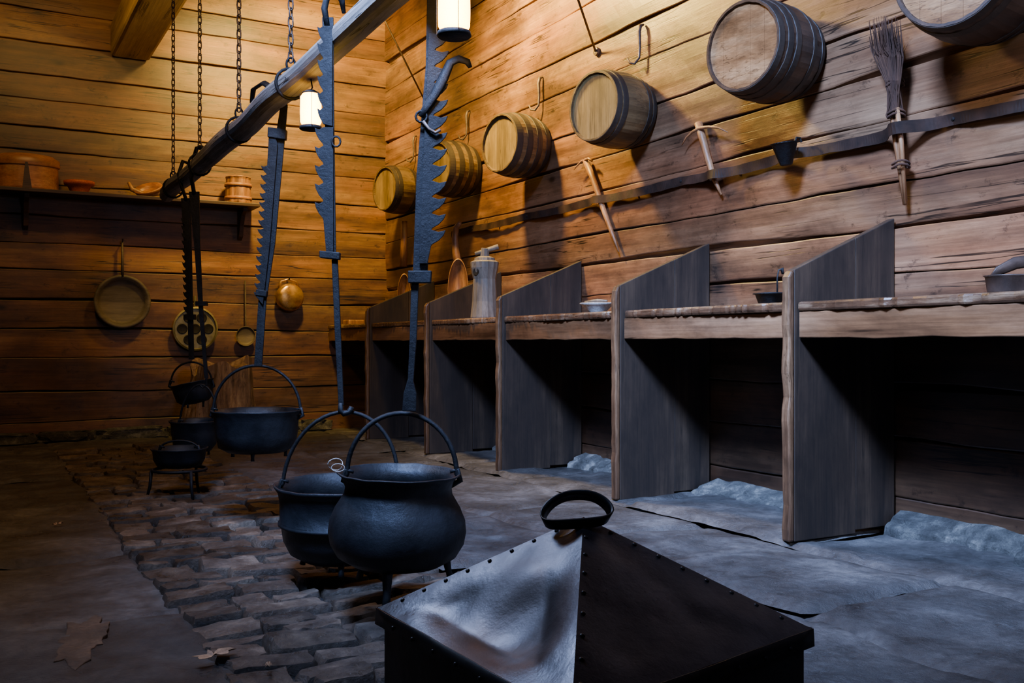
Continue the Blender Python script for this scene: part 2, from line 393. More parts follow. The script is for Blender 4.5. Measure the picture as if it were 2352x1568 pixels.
bar(1146,3.30,.205,.315,'yellow-lit barrel with four broad dark bands around its side',M['stave'],M['head'],(.08,.34,.62,.92),10,.05)
bar(1000,3.30,.205,.315,'barrel half hidden behind the nearest toothed pot hanger',M['stave'],M['head'],(.08,.34,.62,.92),10,.05)
bar(882,3.34,.20,.275,'leftmost and farthest barrel, close to the corner of the log walls',M['stave'],M['head'],(.06,.2,.8,.94))
hk=['','iron hook above the olive-brown barrel','iron hook above the barrel with four broad bands','iron hook above the barrel behind the toothed hanger','small iron hook above the leftmost barrel']
for (px,py,lab) in ((1468,62,hk[1]),(1237,182,hk[2]),(1071,258,hk[3]),(949,316,hk[4])):
    p=WX(px,py,3.62); z0=p.z
    o=MB().tube([(3.655,p.y,z0+.02),(3.63,p.y,z0+.01),(3.62,p.y,z0-.03),(3.625,p.y,z0-.12),(3.62,p.y,z0-.19),(3.60,p.y+.02,z0-.225),(3.585,p.y+.05,z0-.215),(3.58,p.y+.07,z0-.18)],[.006,.012,.012,.009,.008,.008,.007,.005],8).build('wall_hook',M['rust'],smooth=True,origin=p)
    tag(o,lab,'hook','iron hooks above the barrels')
for (a,b,lab) in (((1368,118),(1318,-30),'straight iron stay rod ending at the wall above the olive-brown barrel'),((976,232),(888,55),'thin iron stay rod running diagonally near the log corner')):
    p=WX(a[0],a[1],3.64); q=WX(b[0],b[1],3.25); q=p+(q-p)*(3.0 if q.z<4.2 else 1)
    if q.z>4.79: q=p+(q-p)*((4.79-p.z)/(q.z-p.z))
    t=thing('stay_rod',lab,'rod',p)
    MB().tube([p,q],.008,8).build('rod',M['rust'],t,smooth=True)
    MB().lathe([(.03,0),(.026,.014),(.012,.018)],(3.652,p.y,p.z),(-1,0,0),n=10).build('mounting_plate',M['rust'],t)
# ---------------------------------------------------------------- strap along the wall
held=[WX(1366,430,3.6).y,WX(1640,410,3.6).y,WX(1803,345,3.58).y,WX(2062,290,3.56).y]
NP=2*math.pi/.91
mb=MB(); n=420; y0,y1=1.5,7.65; rows=[]
def sx(y):
    x=3.646-.020*abs(math.sin(y*NP/2))**.7
    for h_,a in zip(held,(.045,.045,.05,.10)): x-=a*math.exp(-((y-h_)/.08)**2)
    return x
for k in range(n+1):
    y=y0+(y1-y0)*k/n; z=1.79+.005*noise.noise(Vector((y*1.3,0,5)))-.014*abs(math.sin(y*NP/2)); tw=.005*math.sin(y*NP)+.0025*math.sin(y*37+2*math.sin(y*3)); hh=.026+.003*noise.noise(Vector((y*9,2,2)))
    rows.append(mb.pts([(sx(y)+tw,y,z-hh),(sx(y)-tw,y,z+hh)]))
for A_,B in zip(rows,rows[1:]): mb.f([A_[0],B[0],B[1],A_[1]])
tst=thing('tool_strap','long wavy dark leather strap nailed along the right wall below the barrels','strap',(3.63,4.5,1.79))
mb.build('strap',M['leather'],tst,smooth=False,solid=.003)
y=.455*4
while y<7.6:
    if not any(abs(y-h_)<.08 for h_ in held): MB().lathe([(.010,0),(.008,.005),(0,.007)],(3.643,y,1.79),(-1,0,0),n=8).build('nail',M['iron'],tst)
    y+=.455
def wp(l,X): return [WX(a,b,X) for a,b in l]
p=WX(1385,470,3.625); t=thing('wooden_pick','pale pointed wooden pick hanging left, tip pointing down to the counter','tool',p,'wooden picks behind the leather strap')
MB().tube(wp([(1346,368),(1362,410),(1385,478),(1404,530),(1421,578)],3.625),[.024,.020,.018,.015,.004],10).build('handle',M['tool'],t,smooth=True)
MB().tube(wp([(1318,390),(1324,382),(1336,370),(1352,364),(1360,370)],3.61),[.002,.005,.008,.010,.006],8).build('branch',M['tool'],t,smooth=True)
p=WX(1630,370,3.625); t=thing('wooden_pick','short wooden pick with curved antler-like crosspiece hanging right of the other','tool',p,'wooden picks behind the leather strap')
MB().tube(wp([(1604,283),(1612,312),(1628,370),(1640,410),(1657,447)],3.625),[.024,.022,.019,.015,.006],10).build('handle',M['tool'],t,smooth=True)
MB().tube(wp([(1566,334),(1576,316),(1590,303),(1606,294),(1628,291),(1650,293),(1672,304)],3.605),[.002,.005,.008,.010,.008,.006,.002],8).build('crosspiece',M['tool'],t,smooth=True)
p=WX(1803,345,3.50); t=thing('iron_cup','small black conical iron cup hooked on the leather strap','cup',p)
MB().lathe([(.022,-.075),(.03,-.07),(.062,.03),(.072,.035),(.06,.03),(.028,-.06),(0,-.062)],p,(-.12,0,1),n=24).build('bowl',M['iron'],t,smooth=True)
MB().tube([p+Vector((.055,0,.03)),p+Vector((.075,0,.07)),p+Vector((.10,0,.07)),p+Vector((.11,0,.05))],.006,6).build('hook',M['iron'],t)
# broom
p=WX(2060,250,3.56); t=thing('twig_broom','bundled twig broom hanging brush-up on the wall between two barrels','broom',p)
rnd=random.Random(4); mb=MB(); base=WX(2056,262,3.58)
for k in range(320):
    g1=max(-38,min(34,rnd.gauss(0,16))); top=WX(2034+g1,68+rnd.uniform(-32,55),3.56+rnd.uniform(-.06,.05)); b0=base+Vector((rnd.uniform(-.025,.025),rnd.uniform(-.03,.03),rnd.uniform(-.02,.02)))
    mid=WX(2052+g1*.5,185,3.57+rnd.uniform(-.025,.02)); q=WX(2043+g1*.95,130,3.565+rnd.uniform(-.03,.02))
    mb.tube([b0,mid,q,top],[.0032,.003,.0024,.001],4)
    if k%3==0: mb.tube([q,q+Vector((rnd.uniform(-.02,.02),rnd.uniform(-.03,.03),rnd.uniform(.04,.1)))],[.0016,.0006],3)
br=mb.build('brush_twigs',M['twig'],t); br['kind']='stuff'
for k in range(5):
    dx=rnd.uniform(-.02,.02); dy=(k-2)*.012
    MB().tube([base+Vector((dx,dy,.02)),WX(2066,330,3.59)+Vector((dx,dy,0)),WX(2080+k*2-4,465+rnd.uniform(-8,8),3.62)+Vector((dx*.5,dy*.6,0))],[.011,.011,.008],7).build('handle_stick',M['tool'],t,smooth=True)
for (a,b) in ((2056,190),(2059,262),(2069,378)):
    c=WX(a,b,3.585)
    for dz in (-.008,.008):
        MB().tube([c+Vector((.036*math.cos(q*math.pi/8),.036*math.sin(q*math.pi/8),dz+.006*math.sin(q*math.pi/4))) for q in range(16)],.0055,6,True).build('binding',M['twig'],t,smooth=True)
# ---------------------------------------------------------------- things on the counter
ZC=1.0155
def oncounter(px,X):
    p=WX(px,700,X); return Vector((X,p.y,ZC))
p=oncounter(1113,3.2); t=thing('carved_vessel','tall grey carved vessel with peg in its top standing on the counter','vessel',p)
MB().lathe([(.098,0),(.1,.01),(.088,.12),(.082,.28),(.098,.36),(.102,.40),(.085,.41),(.075,.405),(.072,.43),(.05,.44),(0,.44)],p,n=14).build('body',M['greywood'],t,smooth=False)
MB().tube([p+Vector((0,0,.44)),p+Vector((.0,-.01,.50)),],[.035,.028],10).build('neck',M['greywood'],t)
MB().tube([p+Vector((-.06,.03,.46)),p+Vector((.08,-.06,.51))],[.014,.02],8).build('peg',M['greywood'],t,smooth=True)
hc=p-RT*.055-AX*.065+UP*.33
MB().lathe([(0,-.01),(.024,0),(.026,.008),(.0,.004)],hc,-(AX+RT*.8),n=16).build('side_hole',M['iron'],t)
def scoop(px,label,pts_h,bowlc,bw,bh,hr):
    p=WX(px,640,3.56); t=thing('wooden_scoop',label,'scoop',p,'wooden scoops leaning on the counter wall')
    MB().tube([WX(a,b,3.56) for a,b in pts_h],hr,10).build('handle',M['tool'],t,smooth=True)
    c=WX(bowlc[0],bowlc[1],3.50); c.z=ZC+bh+.003; mb=MB()
    ax=(-AX+UP*.1).normalized()
    pr=[(1.0,.0),(.93,-.012),(.75,-.05),(.45,-.075),(0,-.085),(0,-.095),(.5,-.09),(.85,-.06),(1.05,-.01),(1.05,.004),(1.0,.006)]
    mb.lathe([(r/1.05,tz) for r,tz in pr],c,ax,n=28,sc=(bw,bh),ref=RT,cap0=False,cap1=False)
    mb.build('bowl',M['tool'],t,smooth=True)
scoop(1050,'wooden scoop with deep oval bowl leaning beside the grey carved vessel',[(1056,512),(1048,522),(1045,545),(1047,575),(1051,604)],(1052,640),.085,.262,[.018,.026,.028,.032,.040])
scoop(928,'narrow wooden scoop leaning at the far end, left of the nearest hanger',[(928,508),(928,550),(926,612)],(928,650),.065,.235,[.030,.032,.036])
p=oncounter(1372,3.2); t=thing('bowl','small pale shallow bowl on the counter left of the second partition','bowl',p)
MB().lathe([(.05,0),(.055,.012),(.09,.045),(.105,.055),(.10,.06),(.085,.05),(.05,.02),(0,.018)],p,n=28).build('dish',M['plaster'],t,smooth=True)
MB().tube([p+Vector((-.02,.1,.068)),p+Vector((0,0,.072)),p+Vector((0,-.1,.068))],[.006,.012,.005],8).build('stick',M['greywood'],t,smooth=True)
p=oncounter(1768,3.25); t=thing('oil_lamp','small black iron oil lamp pan with upright rod beside the nearest partition','lamp',p)
MB().lathe([(.045,0),(.05,.004),(.066,.05),(.078,.053),(.075,.058),(.06,.052),(.045,.01),(0,.009)],p,n=24).build('pan',M['iron'],t,smooth=True)
q=p+RT*.035
MB().tube([q+UP*.02,q+UP*.13,q+UP*.165+RT*.006,q+UP*.17+RT*.022,q+UP*.145+RT*.026],[.004,.004,.005,.010,.006],7).build('rod',M['iron'],t,smooth=True)
p=oncounter(2345,3.25); t=thing('iron_lamp','dark open iron lamp with arched strap handle at the right edge of the counter','lamp',p)
mb=MB(); mb.lathe([(.085,0),(.088,.008),(.094,.058),(.100,.064),(.090,.063),(.078,.015),(0,.012)],p,n=26,sc=(1.3,.9),ref=RT); mb.build('pan',M['brownlamp'],t,smooth=True)
MB().tube([p-RT*.105+UP*.055,p-RT*.08+UP*.080,p-RT*.02+UP*.108,p+RT*.05+UP*.118,p+RT*.10+UP*.08],[.006,.011,.014,.014,.010],8,flat=(.4,1.6)).build('handle',M['brownlamp'],t,smooth=True)
p=oncounter(812,3.25); o=MB().box(p+Vector((-.08,-.09,0)),p+Vector((.08,.09,.05))).build('wooden_block',M['tool'],bevel=.01,origin=p); tag(o,'small pale wooden block on the far end of the counter','block')
# ---------------------------------------------------------------- back wall shelf and utensils
YS0=8.95
t=thing('wall_shelf','dark narrow shelf on the back wall carrying tub, clay bowl and tankard','shelf',(1.0,9.1,2.1))
xe=WY(598,480,YS0).x
MB().box((-1.2,YS0,2.085),(xe,9.26,2.115)).build('board',M['shelf'],t,bevel=.004)
for px in (62,566):
    x=WY(px,480,9.0).x
    MB().prism([(x,9.26,2.083),(x,9.03,2.083),(x,9.04,2.05),(x,9.12,2.02),(x,9.17,1.93),(x,9.20,1.83),(x,9.26,1.80)],(.04,0,0)).build('bracket',M['shelf'],t,bevel=.004)
def onshelf(px): p=WY(px,440,9.09); return Vector((p.x,9.09,2.116))
p=onshelf(62); t=thing('bentwood_tub','wide orange-brown oval lidded tub at the left end of the wall shelf','tub',p)
MB().lathe([(.205,0),(.21,.01),(.205,.2),(.19,.2)],p,n=44,sc=(1.15,.6),ref=(1,0,0)).build('body',M['tub'],t)
MB().lathe([(.215,.19),(.22,.2),(.215,.25),(.17,.285),(.08,.30),(0,.302)],p,n=44,sc=(1.15,.6),ref=(1,0,0)).build('lid',M['tub'],t,smooth=True)
MB().prism([p+Vector((-.04,-.134,.0)),p+Vector((.03,-.134,.0)),p+Vector((.0,-.134,.21)),p+Vector((-.02,-.134,.21))],(0,.012,0)).build('clasp',M['shelf'],t)
p=onshelf(182); o=MB().lathe([(.065,0),(.07,.01),(.095,.06),(.12,.07),(.125,.1),(.11,.1),(.08,.03),(0,.02)],p,n=32).build('clay_bowl',M['clay'],smooth=True,origin=p); tag(o,'small red clay bowl on the shelf between tub and carved dipper','bowl')
p=onshelf(340); t=thing('carved_ladle','dark reddish hollow carved wooden dipper lying on the shelf','ladle',p)
mb=MB(); mb.lathe([(.09,-.03),(.105,0),(.1,.01),(.07,-.02),(.03,-.05),(0,-.055)],p+Vector((.0,0,.085)),(-.3,-.5,.7),n=24,sc=(1.2,.8)); mb.build('bowl',M['tub'],t,smooth=True)
MB().tube([p+Vector((-.16,.02,.13)),p+Vector((-.13,.02,.07)),p+Vector((-.03,.02,.03)),p+Vector((.1,0,.05)),p+Vector((.17,0,.09))],[.012,.022,.026,.02,.01],8).build('handle',M['tool'],t,smooth=True)
p=onshelf(547); t=thing('tankard','wooden stave tankard with bands at the right end of the wall shelf','tankard',p)
MB().lathe([(.118,0),(.12,.01),(.108,.22),(.112,.235),(.09,.235),(.08,.2),(0,.2)],p,n=36,groove=.025,every=3).build('body',M['tool'],t)
for z in (.05,.17): MB().lathe([(.118,z-.015),(.123,z-.013),(.121,z+.013),(.112,z+.015)],p,n=36,cap0=False,cap1=False).build('band',M['tub'],t,smooth=True)
MB().lathe([(.112,.236),(.113,.245),(.05,.26),(0,.262)],p,n=30).build('lid',M['tool'],t,smooth=True)
c=WY(280,693,9.22); t=thing('hanging_pan','large round greyish frying pan hung by its handle below the shelf','pan',c)
MB().lathe([(0,.0),(.18,0),(.20,.02),(.222,.055),(.234,.055),(.236,.065),(.212,.065),(.19,.03),(.17,.018),(0,.016)],c+Vector((0,0.02,0)),(0,-1,0),n=44).build('dish',M['panwood'],t,smooth=True)
MB().tube([c+Vector((0,-.03,.22)),c+Vector((-.0,-.03,.4)),c+Vector((0,-.02,.53))],[.022,.018,.014],8,flat=(1,.6)).build('handle',M['panwood'],t,smooth=True)
MB().tube([c+Vector((0,.05,.52)),c+Vector((0,-.05,.53)),c+Vector((0,-.055,.55))],.006,6).build('nail',M['iron'],t)
c=WY(447,755,9.24); t=thing('dimpled_pan','round bronze cake pan with seven dimples hung behind the pot hangers','pan',c)
mb=MB(); mb.lathe([(0,.0),(.17,0),(.195,.02),(.2,.045),(.185,.05),(.18,.032),(0,.03)],c,(0,-1,0),n=40); mb.build('plate',M['brass'],t,smooth=False)
for k in range(7):
    an=k*math.pi/3; q=c+Vector((0,-.031,0)) if k==6 else c+Vector((.115*math.cos(an),-.031,.115*math.sin(an)))
    MB().lathe([(.047,0),(.045,.006),(.038,.004),(.02,.001),(0,.0005)],q,(0,-1,0),n=20).build('dimple',M['iron'],t,smooth=True)
MB().tube([c+Vector((0,-.02,.19)),c+Vector((0,-.02,.30))],.012,8).build('handle',M['brass'],t)
c=WY(563,772,9.24); t=thing('hanging_ladle','thin round skimmer ladle with long handle on the back wall','ladle',c)
MB().lathe([(0,0),(.06,.008),(.09,.03),(.093,.03),(.062,.018),(0,.01)],c,(0,-1,0),n=28).build('bowl',M['panwood'],t,smooth=True)
MB().tube([c+Vector((0,-.02,.088)),c+Vector((.0,-.01,.3)),c+Vector((.0,0,.52))],.007,6).build('handle',M['panwood'],t)
c=WY(662,683,9.22); t=thing('copper_pan','small shiny copper kettle hung on the back wall near the corner','kettle',c)
MB().lathe([(0,-.03),(.1,-.03),(.128,.0),(.135,.04),(.125,.08),(.11,.09),(.09,.10),(0,.112)],c,(0.1,-1,0),n=36).build('body',M['copper'],t,smooth=True)
MB().tube([c+Vector((-.1,-.02,.09)),c+Vector((-.075,-.02,.15)),c+Vector((0,-.02,.175)),c+Vector((.075,-.02,.15)),c+Vector((.1,-.02,.09))],.009,8).build('handle',M['copper'],t,smooth=True)
MB().tube([c+Vector((0,.05,.17)),c+Vector((0,-.04,.17)),c+Vector((0,-.045,.19))],.006,6).build('nail',M['iron'],t)
c=WY(512,900,8.6); c.z=0; t=thing('chopping_block','split tree stump chopping block standing against the back wall','stump',c)
mb=MB(); n=72; rings=[]
for k in range(19):
    z=.66*k/18; rr=.245+.12*(1-k/18)**2.0
    def rp(j):
        a=2*math.pi*j/n; d_=Vector((math.cos(a),math.sin(a),0))
        f=1+.26*noise.noise(Vector((d_.x*1.8,d_.y*1.8,z*.8)))+.16*noise.noise(Vector((d_.x*5,d_.y*5,z*2.2)))+.07*noise.noise(Vector((d_.x*14,d_.y*14,z*6)))
        return c+Vector((d_.x*rr*f,d_.y*rr*.9*f,z+(k/18)**6*.20*noise.noise(Vector((d_.x*1.5+4,d_.y*1.5,2)))))
    rings.append(mb.pts([rp(j) for j in range(n)]))
for A_,B in zip(rings,rings[1:]):
    for j in range(n): mb.f([A_[j],A_[(j+1)%n],B[(j+1)%n],B[j]])
cc_=mb.bm.verts.new(c+UP*.64)
for j in range(n): mb.f([rings[-1][j],rings[-1][(j+1)%n],cc_])
mb.f(rings[0][::-1]); mb.build('trunk',M['stump'],t)
# ---------------------------------------------------------------- hanging pole, chains
BX=1.15
def bz(y): return 1.928-.0214*(y-2.91)
ya,yb=1.0,6.88
t=thing('hanging_pole','long rough smoke-darkened wooden pole slung on chains above the cobbles','pole',(BX,4,bz(4)))
mb=MB(); n=18; rings=[]
for k in range(81):
    y=ya+(yb-ya)*k/80; rings.append(mb.pts([Vector((BX+.006*math.sin(k*.4),y,bz(y)+.004*math.sin(k*.6)))+Vector((math.cos(2*math.pi*(j+.5)/n),0,math.sin(2*math.pi*(j+.5)/n)))*(.052+.010*noise.noise(Vector((math.cos(2*math.pi*j/n)*1.2,y*.7,math.sin(2*math.pi*j/n)*1.2)))+.004*noise.noise(Vector((j*1.9,y*1.5,0)))) for j in range(n)]))
for A_,B in zip(rings,rings[1:]):
    for j in range(n): mb.f([A_[j],A_[(j+1)%n],B[(j+1)%n],B[j]])
mb.f(rings[-1]); mb.f(rings[0][::-1])
mb.build('pole_wood',M['beamwood'],t,smooth=False)
MB().lathe([(.047,0),(.044,.004),(0,.006)],(BX,yb,bz(yb)),(0,1,0),n=20).build('sawn_end',M['tie'],t)
K=F*BX/math.cos(TH)
def yofpx(px): d=K/(px+66); return (d-BX*math.sin(TH))/math.cos(TH)
cl=['leftmost chain, holding the far sawn end of the pole','second chain from the left, holding the pole near its far end','third chain from the left, between the second chain and the slanting hanger','rightmost chain, reaching the pole between two toothed hangers']
for i,px in enumerate((398,459,549,668)):
    y=yofpx(px); z0=bz(y)+.05
    t=thing('hanging_chain',cl[i],'chain',(BX,y,z0+.03),'iron chains holding up the pole')
    mb=MB(); z=z0+.06; k=0
    while z<4.78:
        w=.0105
        def lk(q):
            a=2*math.pi*q/10; sgn=1 if math.sin(a)>.01 else (-1 if math.sin(a)<-.01 else 0)
            x=w*math.cos(a); zz=.013*sgn+w*math.sin(a)
            e=Vector((.7,.7,0)) if k%2 else Vector((.7,-.7,0))
            return Vector((BX,y,z))+e*x+UP*zz
        mb.tube([lk(q) for q in range(10)],.0038,5,True); z+=.036; k+=1
    mb.build('links',M['rust'],t,smooth=True)
    MB().tube([(BX+.062*math.cos(a*math.pi/10),y,bz(y)+.062*math.sin(a*math.pi/10)) for a in range(20)],.007,6,True).build('pole_loop',M['iron'],t,smooth=True)
    MB().tube([(BX+.018*math.cos(a*math.pi/6),y,z0+.03+.028*math.sin(a*math.pi/6)) for a in range(12)],.005,6,True).build('ring',M['iron'],t,smooth=True)
for i,(px,cy,lab) in enumerate(((1043,20,'glowing cylindrical lantern at the top, in front of the nearest toothed hanger'),(714,252,'glowing lantern hanging under the pole beside the second toothed hanger'))):
    y=yofpx(px); d=K/(px+66); zc=.84+(788-cy)*d/F; c=Vector((BX,y,zc)); hh=.060; s=1.08 if i==0 else 1
    t=thing('lantern',lab,'lantern',c,'lit lanterns hanging from the pole')
    MB().lathe([(.034*s,-hh),(.040*s,-hh+.012),(.041*s,-.01),(.040*s,hh-.012),(.032*s,hh)],c,n=24).build('glass',M['glow'],t,smooth=True)
    MB().lathe([(.040*s,-hh-.018),(.044*s,-hh-.014),(.042*s,-hh-.004),(.03*s,-hh-.001)],c,n=24).build('base',M['iron'],t,smooth=True)
    MB().lathe([(.034*s,hh+.001),(.032*s,hh+.006),(.014,hh+.016),(0,hh+.018)],c,n=24).build('cap',M['iron'],t,smooth=True)
    for a in (0.3,2.4,4.5):
        e=Vector((math.cos(a),math.sin(a),0))*.046*s; MB().tube([c+e+UP*(-hh-.01),c+e+UP*(hh+.004)],.0012,5).build('guard_wire',M['iron'],t)
    top=bz(y)-.045
    MB().tube([c+UP*(hh+.016),c+UP*(hh+.025)+RT*.006,Vector((BX,y,max(top,zc+hh+.03)))],.003,6).build('hanger',M['iron'],t)
# ---------------------------------------------------------------- toothed pot hangers
def plate(poly,d,th=.008):
    mb=MB(); mb.prism([D(a,b,d) for a,b in poly],AX*th); return mb
def teeth(x0,y0,x1,y1,n,tip,side,up=0.0):
    out=[]
    for k in range(n):
        s=k/n; e=(k+1)/n
        xa=x0+(x1-x0)*s; ya_=y0+(y1-y0)*s; xb=x0+(x1-x0)*e; yb_=y0+(y1-y0)*e
        h=(yb_-ya_)
        out+= [(xa,ya_),(xa+side*tip*.5,ya_+h*.14),(xa+side*tip,ya_+h*.04),(xa+side*tip*.86,ya_+h*.34),(xa+side*tip*.52,ya_+h*.66),(xb+side*tip*.08,yb_-h*.10)]
    out.append((x1,y1)); return out
G='toothed iron pot hangers on the pole'
d=2.93; t=thing('pot_hanger','nearest and longest toothed iron pot hanger with curled lever, holding the round cauldron','pot hanger',D(965,640,d),G)
plate([(982,-60),(1006,-60),(1000,150),(990,400),(982,640),(948,640),(957,400),(978,150)],d).build('main_bar',M['iron'],t,bevel=.001)
P=teeth(999,78,990,565,13,33,1)
plate([(985,78)]+P+[(982,605),(962,605)],d-.012).build('toothed_blade',M['iron'],t,bevel=.001)
plate([(938,622),(992,622),(990,650),(938,650)],d-.004,.034).build('clasp',M['iron'],t,bevel=.003)
plate([(945,650),(962,650),(957,780),(950,875),(957,905),(956,944),(924,944),(927,905),(937,870),(941,780)],d,.012).build('lower_bar',M['iron'],t,bevel=.002)
MB().tube([D(a,b,d-.02) for a,b in ((1080,155),(1074,142),(1054,135),(1034,144),(1018,180),(1000,215),(980,245),(966,268))],[.006,.010,.011,.011,.013,.012,.010,.008],8,flat=(.6,1.3)).build('curled_lever',M['iron'],t,smooth=True)
MB().tube([D(968+13*math.cos(a*.6283),268+13*math.sin(a*.6283),d-.02) for a in range(10)],.004,6,True).build('ring',M['iron'],t,smooth=True)
MB().tube([D(a,b,d-.025) for a,b in ((972,278),(985,296),(1000,305),(1012,298))],.005,6).build('catch_link',M['rust'],t,smooth=True)
yy=(d-BX*math.sin(TH))/math.cos(TH)
MB().tube([D(996,-55,d),D(992,-100,d),Vector((BX+.03,yy,bz(yy)+.085)),Vector((BX-.04,yy,bz(yy)+.075)),Vector((BX-.075,yy,bz(yy)+.01)),Vector((BX-.06,yy,bz(yy)-.05))],.009,8).build('top_hook',M['iron'],t,smooth=True)
d=3.42; t=thing('pot_hanger','toothed iron pot hanger with widely spaced teeth, holding the banded pot','pot hanger',D(758,500,d),G)
plate([(740,40),(766,40),(768,300),(772,590),(750,590),(747,300)],d).build('main_bar',M['iron'],t,bevel=.001)
P=teeth(742,60,742,285,6,13,-1); plate([(764,60)]+P+[(764,290)],d-.01).build('upper_blade',M['iron'],t,bevel=.001)
P=teeth(743,292,743,505,5,20,-1); plate([(766,292)]+P+[(750,585),(766,585)],d-.01).build('toothed_blade',M['iron'],t,bevel=.001)
plate([(735,576),(782,580),(781,597),(735,592)],d-.004,.03).build('clasp',M['iron'],t,bevel=.003)
plate([(762,596),(776,596),(784,780),(790,930),(778,930),(770,780)],d,.012).build('lower_bar',M['iron'],t,bevel=.002)
MB().tube([D(a,b,d) for a,b in ((783,925),(782,942),(790,950),(802,946),(808,934))],[.009,.010,.011,.011,.009],8).build('bottom_hook',M['iron'],t,smooth=True)
MB().tube([D(a,b,d) for a,b in ((752,60),(745,20),(752,-10),(770,-18),(785,0))]+[D(790,30,3.45)],[.011,.012,.012,.012,.011,.007],8).build('top_hook',M['iron'],t,smooth=True)
MB().tube([D(772+10*math.cos(a*.6283),325+12*math.sin(a*.6283),d-.02) for a in range(10)],.004,6,True).build('ring',M['iron'],t,smooth=True)
d=4.25; t=thing('pot_hanger','slanting fine-toothed iron pot hanger holding the wide shallow pot','pot hanger',D(620,500,d),G)
plate([(645,240),(661,240),(655,310),(632,560),(612,690),(602,840),(584,840),(594,690),(612,560),(634,310)],d,.010).build('main_bar',M['iron'],t,bevel=.001)
P=teeth(614,380,596,690,15,14,-1); plate([(628,305),(618,305)]+P+[(604,700),(620,560),(638,330)],d-.014).build('toothed_blade',M['iron'],t,bevel=.001)
plate([(617,293),(659,299),(657,322),(616,316)],d-.008,.034).build('clasp',M['iron'],t,bevel=.003)
plate([(590,664),(615,668),(613,682),(588,678)],d-.008,.03).build('clasp',M['iron'],t,bevel=.003)
MB().tube([D(a,b,d) for a,b in ((652,250),(650,225),(630,205))]+[D(605,190,4.35),D(582,205,4.42),D(578,235,4.45)],[.010,.011,.012,.012,.012,.009],8,flat=(.7,1.5)).build('top_hook',M['iron'],t,smooth=True)
d=5.95; t=thing('pot_hanger','farthest toothed pot hanger at the pole end, holding the small tilted pot','pot hanger',D(430,600,d),G)
plate([(416,455),(438,455),(442,640),(446,825),(434,825),(428,640)],d).build('main_bar',M['iron'],t)
P=teeth(424,500,430,720,13,8,-1); plate([(436,500)]+P+[(438,730)],d-.012).build('toothed_blade',M['iron'],t)
plate([(423,722),(449,722),(449,734),(423,734)],d-.005,.03).build('clasp',M['iron'],t)
MB().tube([D(a,b,d) for a,b in ((428,460),(418,430),(410,400))]+[D(420,370,5.98),D(432,375,6.0)],.011,8).build('top_hook',M['iron'],t,smooth=True)
d=5.68; t=thing('pot_hanger','slim dark pot hanger just right of the farthest one, holding the lower far pot','pot hanger',D(455,600,d),G)
plate([(434,440),(458,440),(460,560),(466,700),(456,700),(446,560)],d).build('main_bar',M['iron'],t)
plate([(456,700),(466,700),(478,868),(470,868)],d,.01).build('lower_bar',M['iron'],t)
plate([(450,692),(476,692),(476,702),(450,702)],d-.005,.03).build('clasp',M['iron'],t)
MB().tube([D(a,b,d) for a,b in ((446,445),(440,410),(442,375),(452,340))]+[D(464,338,5.6),D(470,352,5.62)],[.012]*6,8).build('top_hook',M['iron'],t,smooth=True)
MB().tube([D(a,b,d) for a,b in ((474,862),(474,884),(466,890),(460,884))],.007,6).build('bottom_hook',M['iron'],t)
# ---------------------------------------------------------------- pots
def bail(t,c,R0,zr,top,rad,lean=0):
    pts=[]
    for k in range(25):
        a=math.pi*k/24; x=-math.cos(a)*R0; z=math.sin(a)*(top-zr)
        pts.append(Vector((c.x,c.y,zr))+RT*(x+lean*math.sin(a))+UP*z)
    e=[pts[0]-RT*.012-UP*.02]; f=[pts[-1]+RT*.012-UP*.02]
    MB().tube(e+pts+f,rad,8).build('bail_handle',M['iron'],t,smooth=True)
def pot(label,px,d,prof,tilt,handle,legs,group='black iron cooking pots',mat=None,name='cauldron',ears=True,wob=.012):
    c=D(px,788,d); rimz=prof[0][1]
    t=thing(name,label,'pot',Vector((c.x,c.y,prof[-1][1])),group)
    ax=(UP+tilt).normalized(); o=Vector((c.x,c.y,rimz))
    outer=[(r,z-rimz) for r,z in prof]
    th=.006; inner=[(max(r-th,0),z-rimz+th*(1 if i>1 else 0)) for i,(r,z) in enumerate(prof)]
    inner[0]=(prof[0][0]-th,.0005)
    mb=MB(); mb.lathe(outer[::-1]+inner,o,ax,n=64,cap0=False,cap1=False,wob=wob); mb.build('body',mat or M['castiron'],t,smooth=True)
    if handle: bail(t,c+RT*handle.get('dx',0),handle['r'],handle.get('z',rimz),handle['top'],handle.get('rad',.006),handle.get('lean',0))
    if ears:
        for s in (-1,1):
            r=handle['r']; q=Vector((c.x,c.y,handle.get('z',rimz)))+RT*(handle.get('dx',0)+s*r)
            MB().tube([q-UP*.045-RT*s*.03,q-UP*.02+RT*s*.012,q+UP*.012+RT*s*.004,q-RT*s*.02+UP*.005],[.008,.009,.008,.006],7).build('ear',M['castiron'],t,smooth=True)
    for (ang,rr,zt,zb,lr,out) in legs:
        e=Vector((math.cos(ang),math.sin(ang),0)); p0=Vector((c.x,c.y,zt))+e*rr
        MB().tube([p0+UP*.03-e*.01,p0,p0-UP*(zt-zb)*.6+e*out*.5,Vector((p0.x,p0.y,zb))+e*out],[lr*1.3,lr*1.2,lr*.85,lr],8).build('leg',M['castiron'],t,smooth=True)
    return t,c
la=math.atan2(-AX.y,-AX.x)
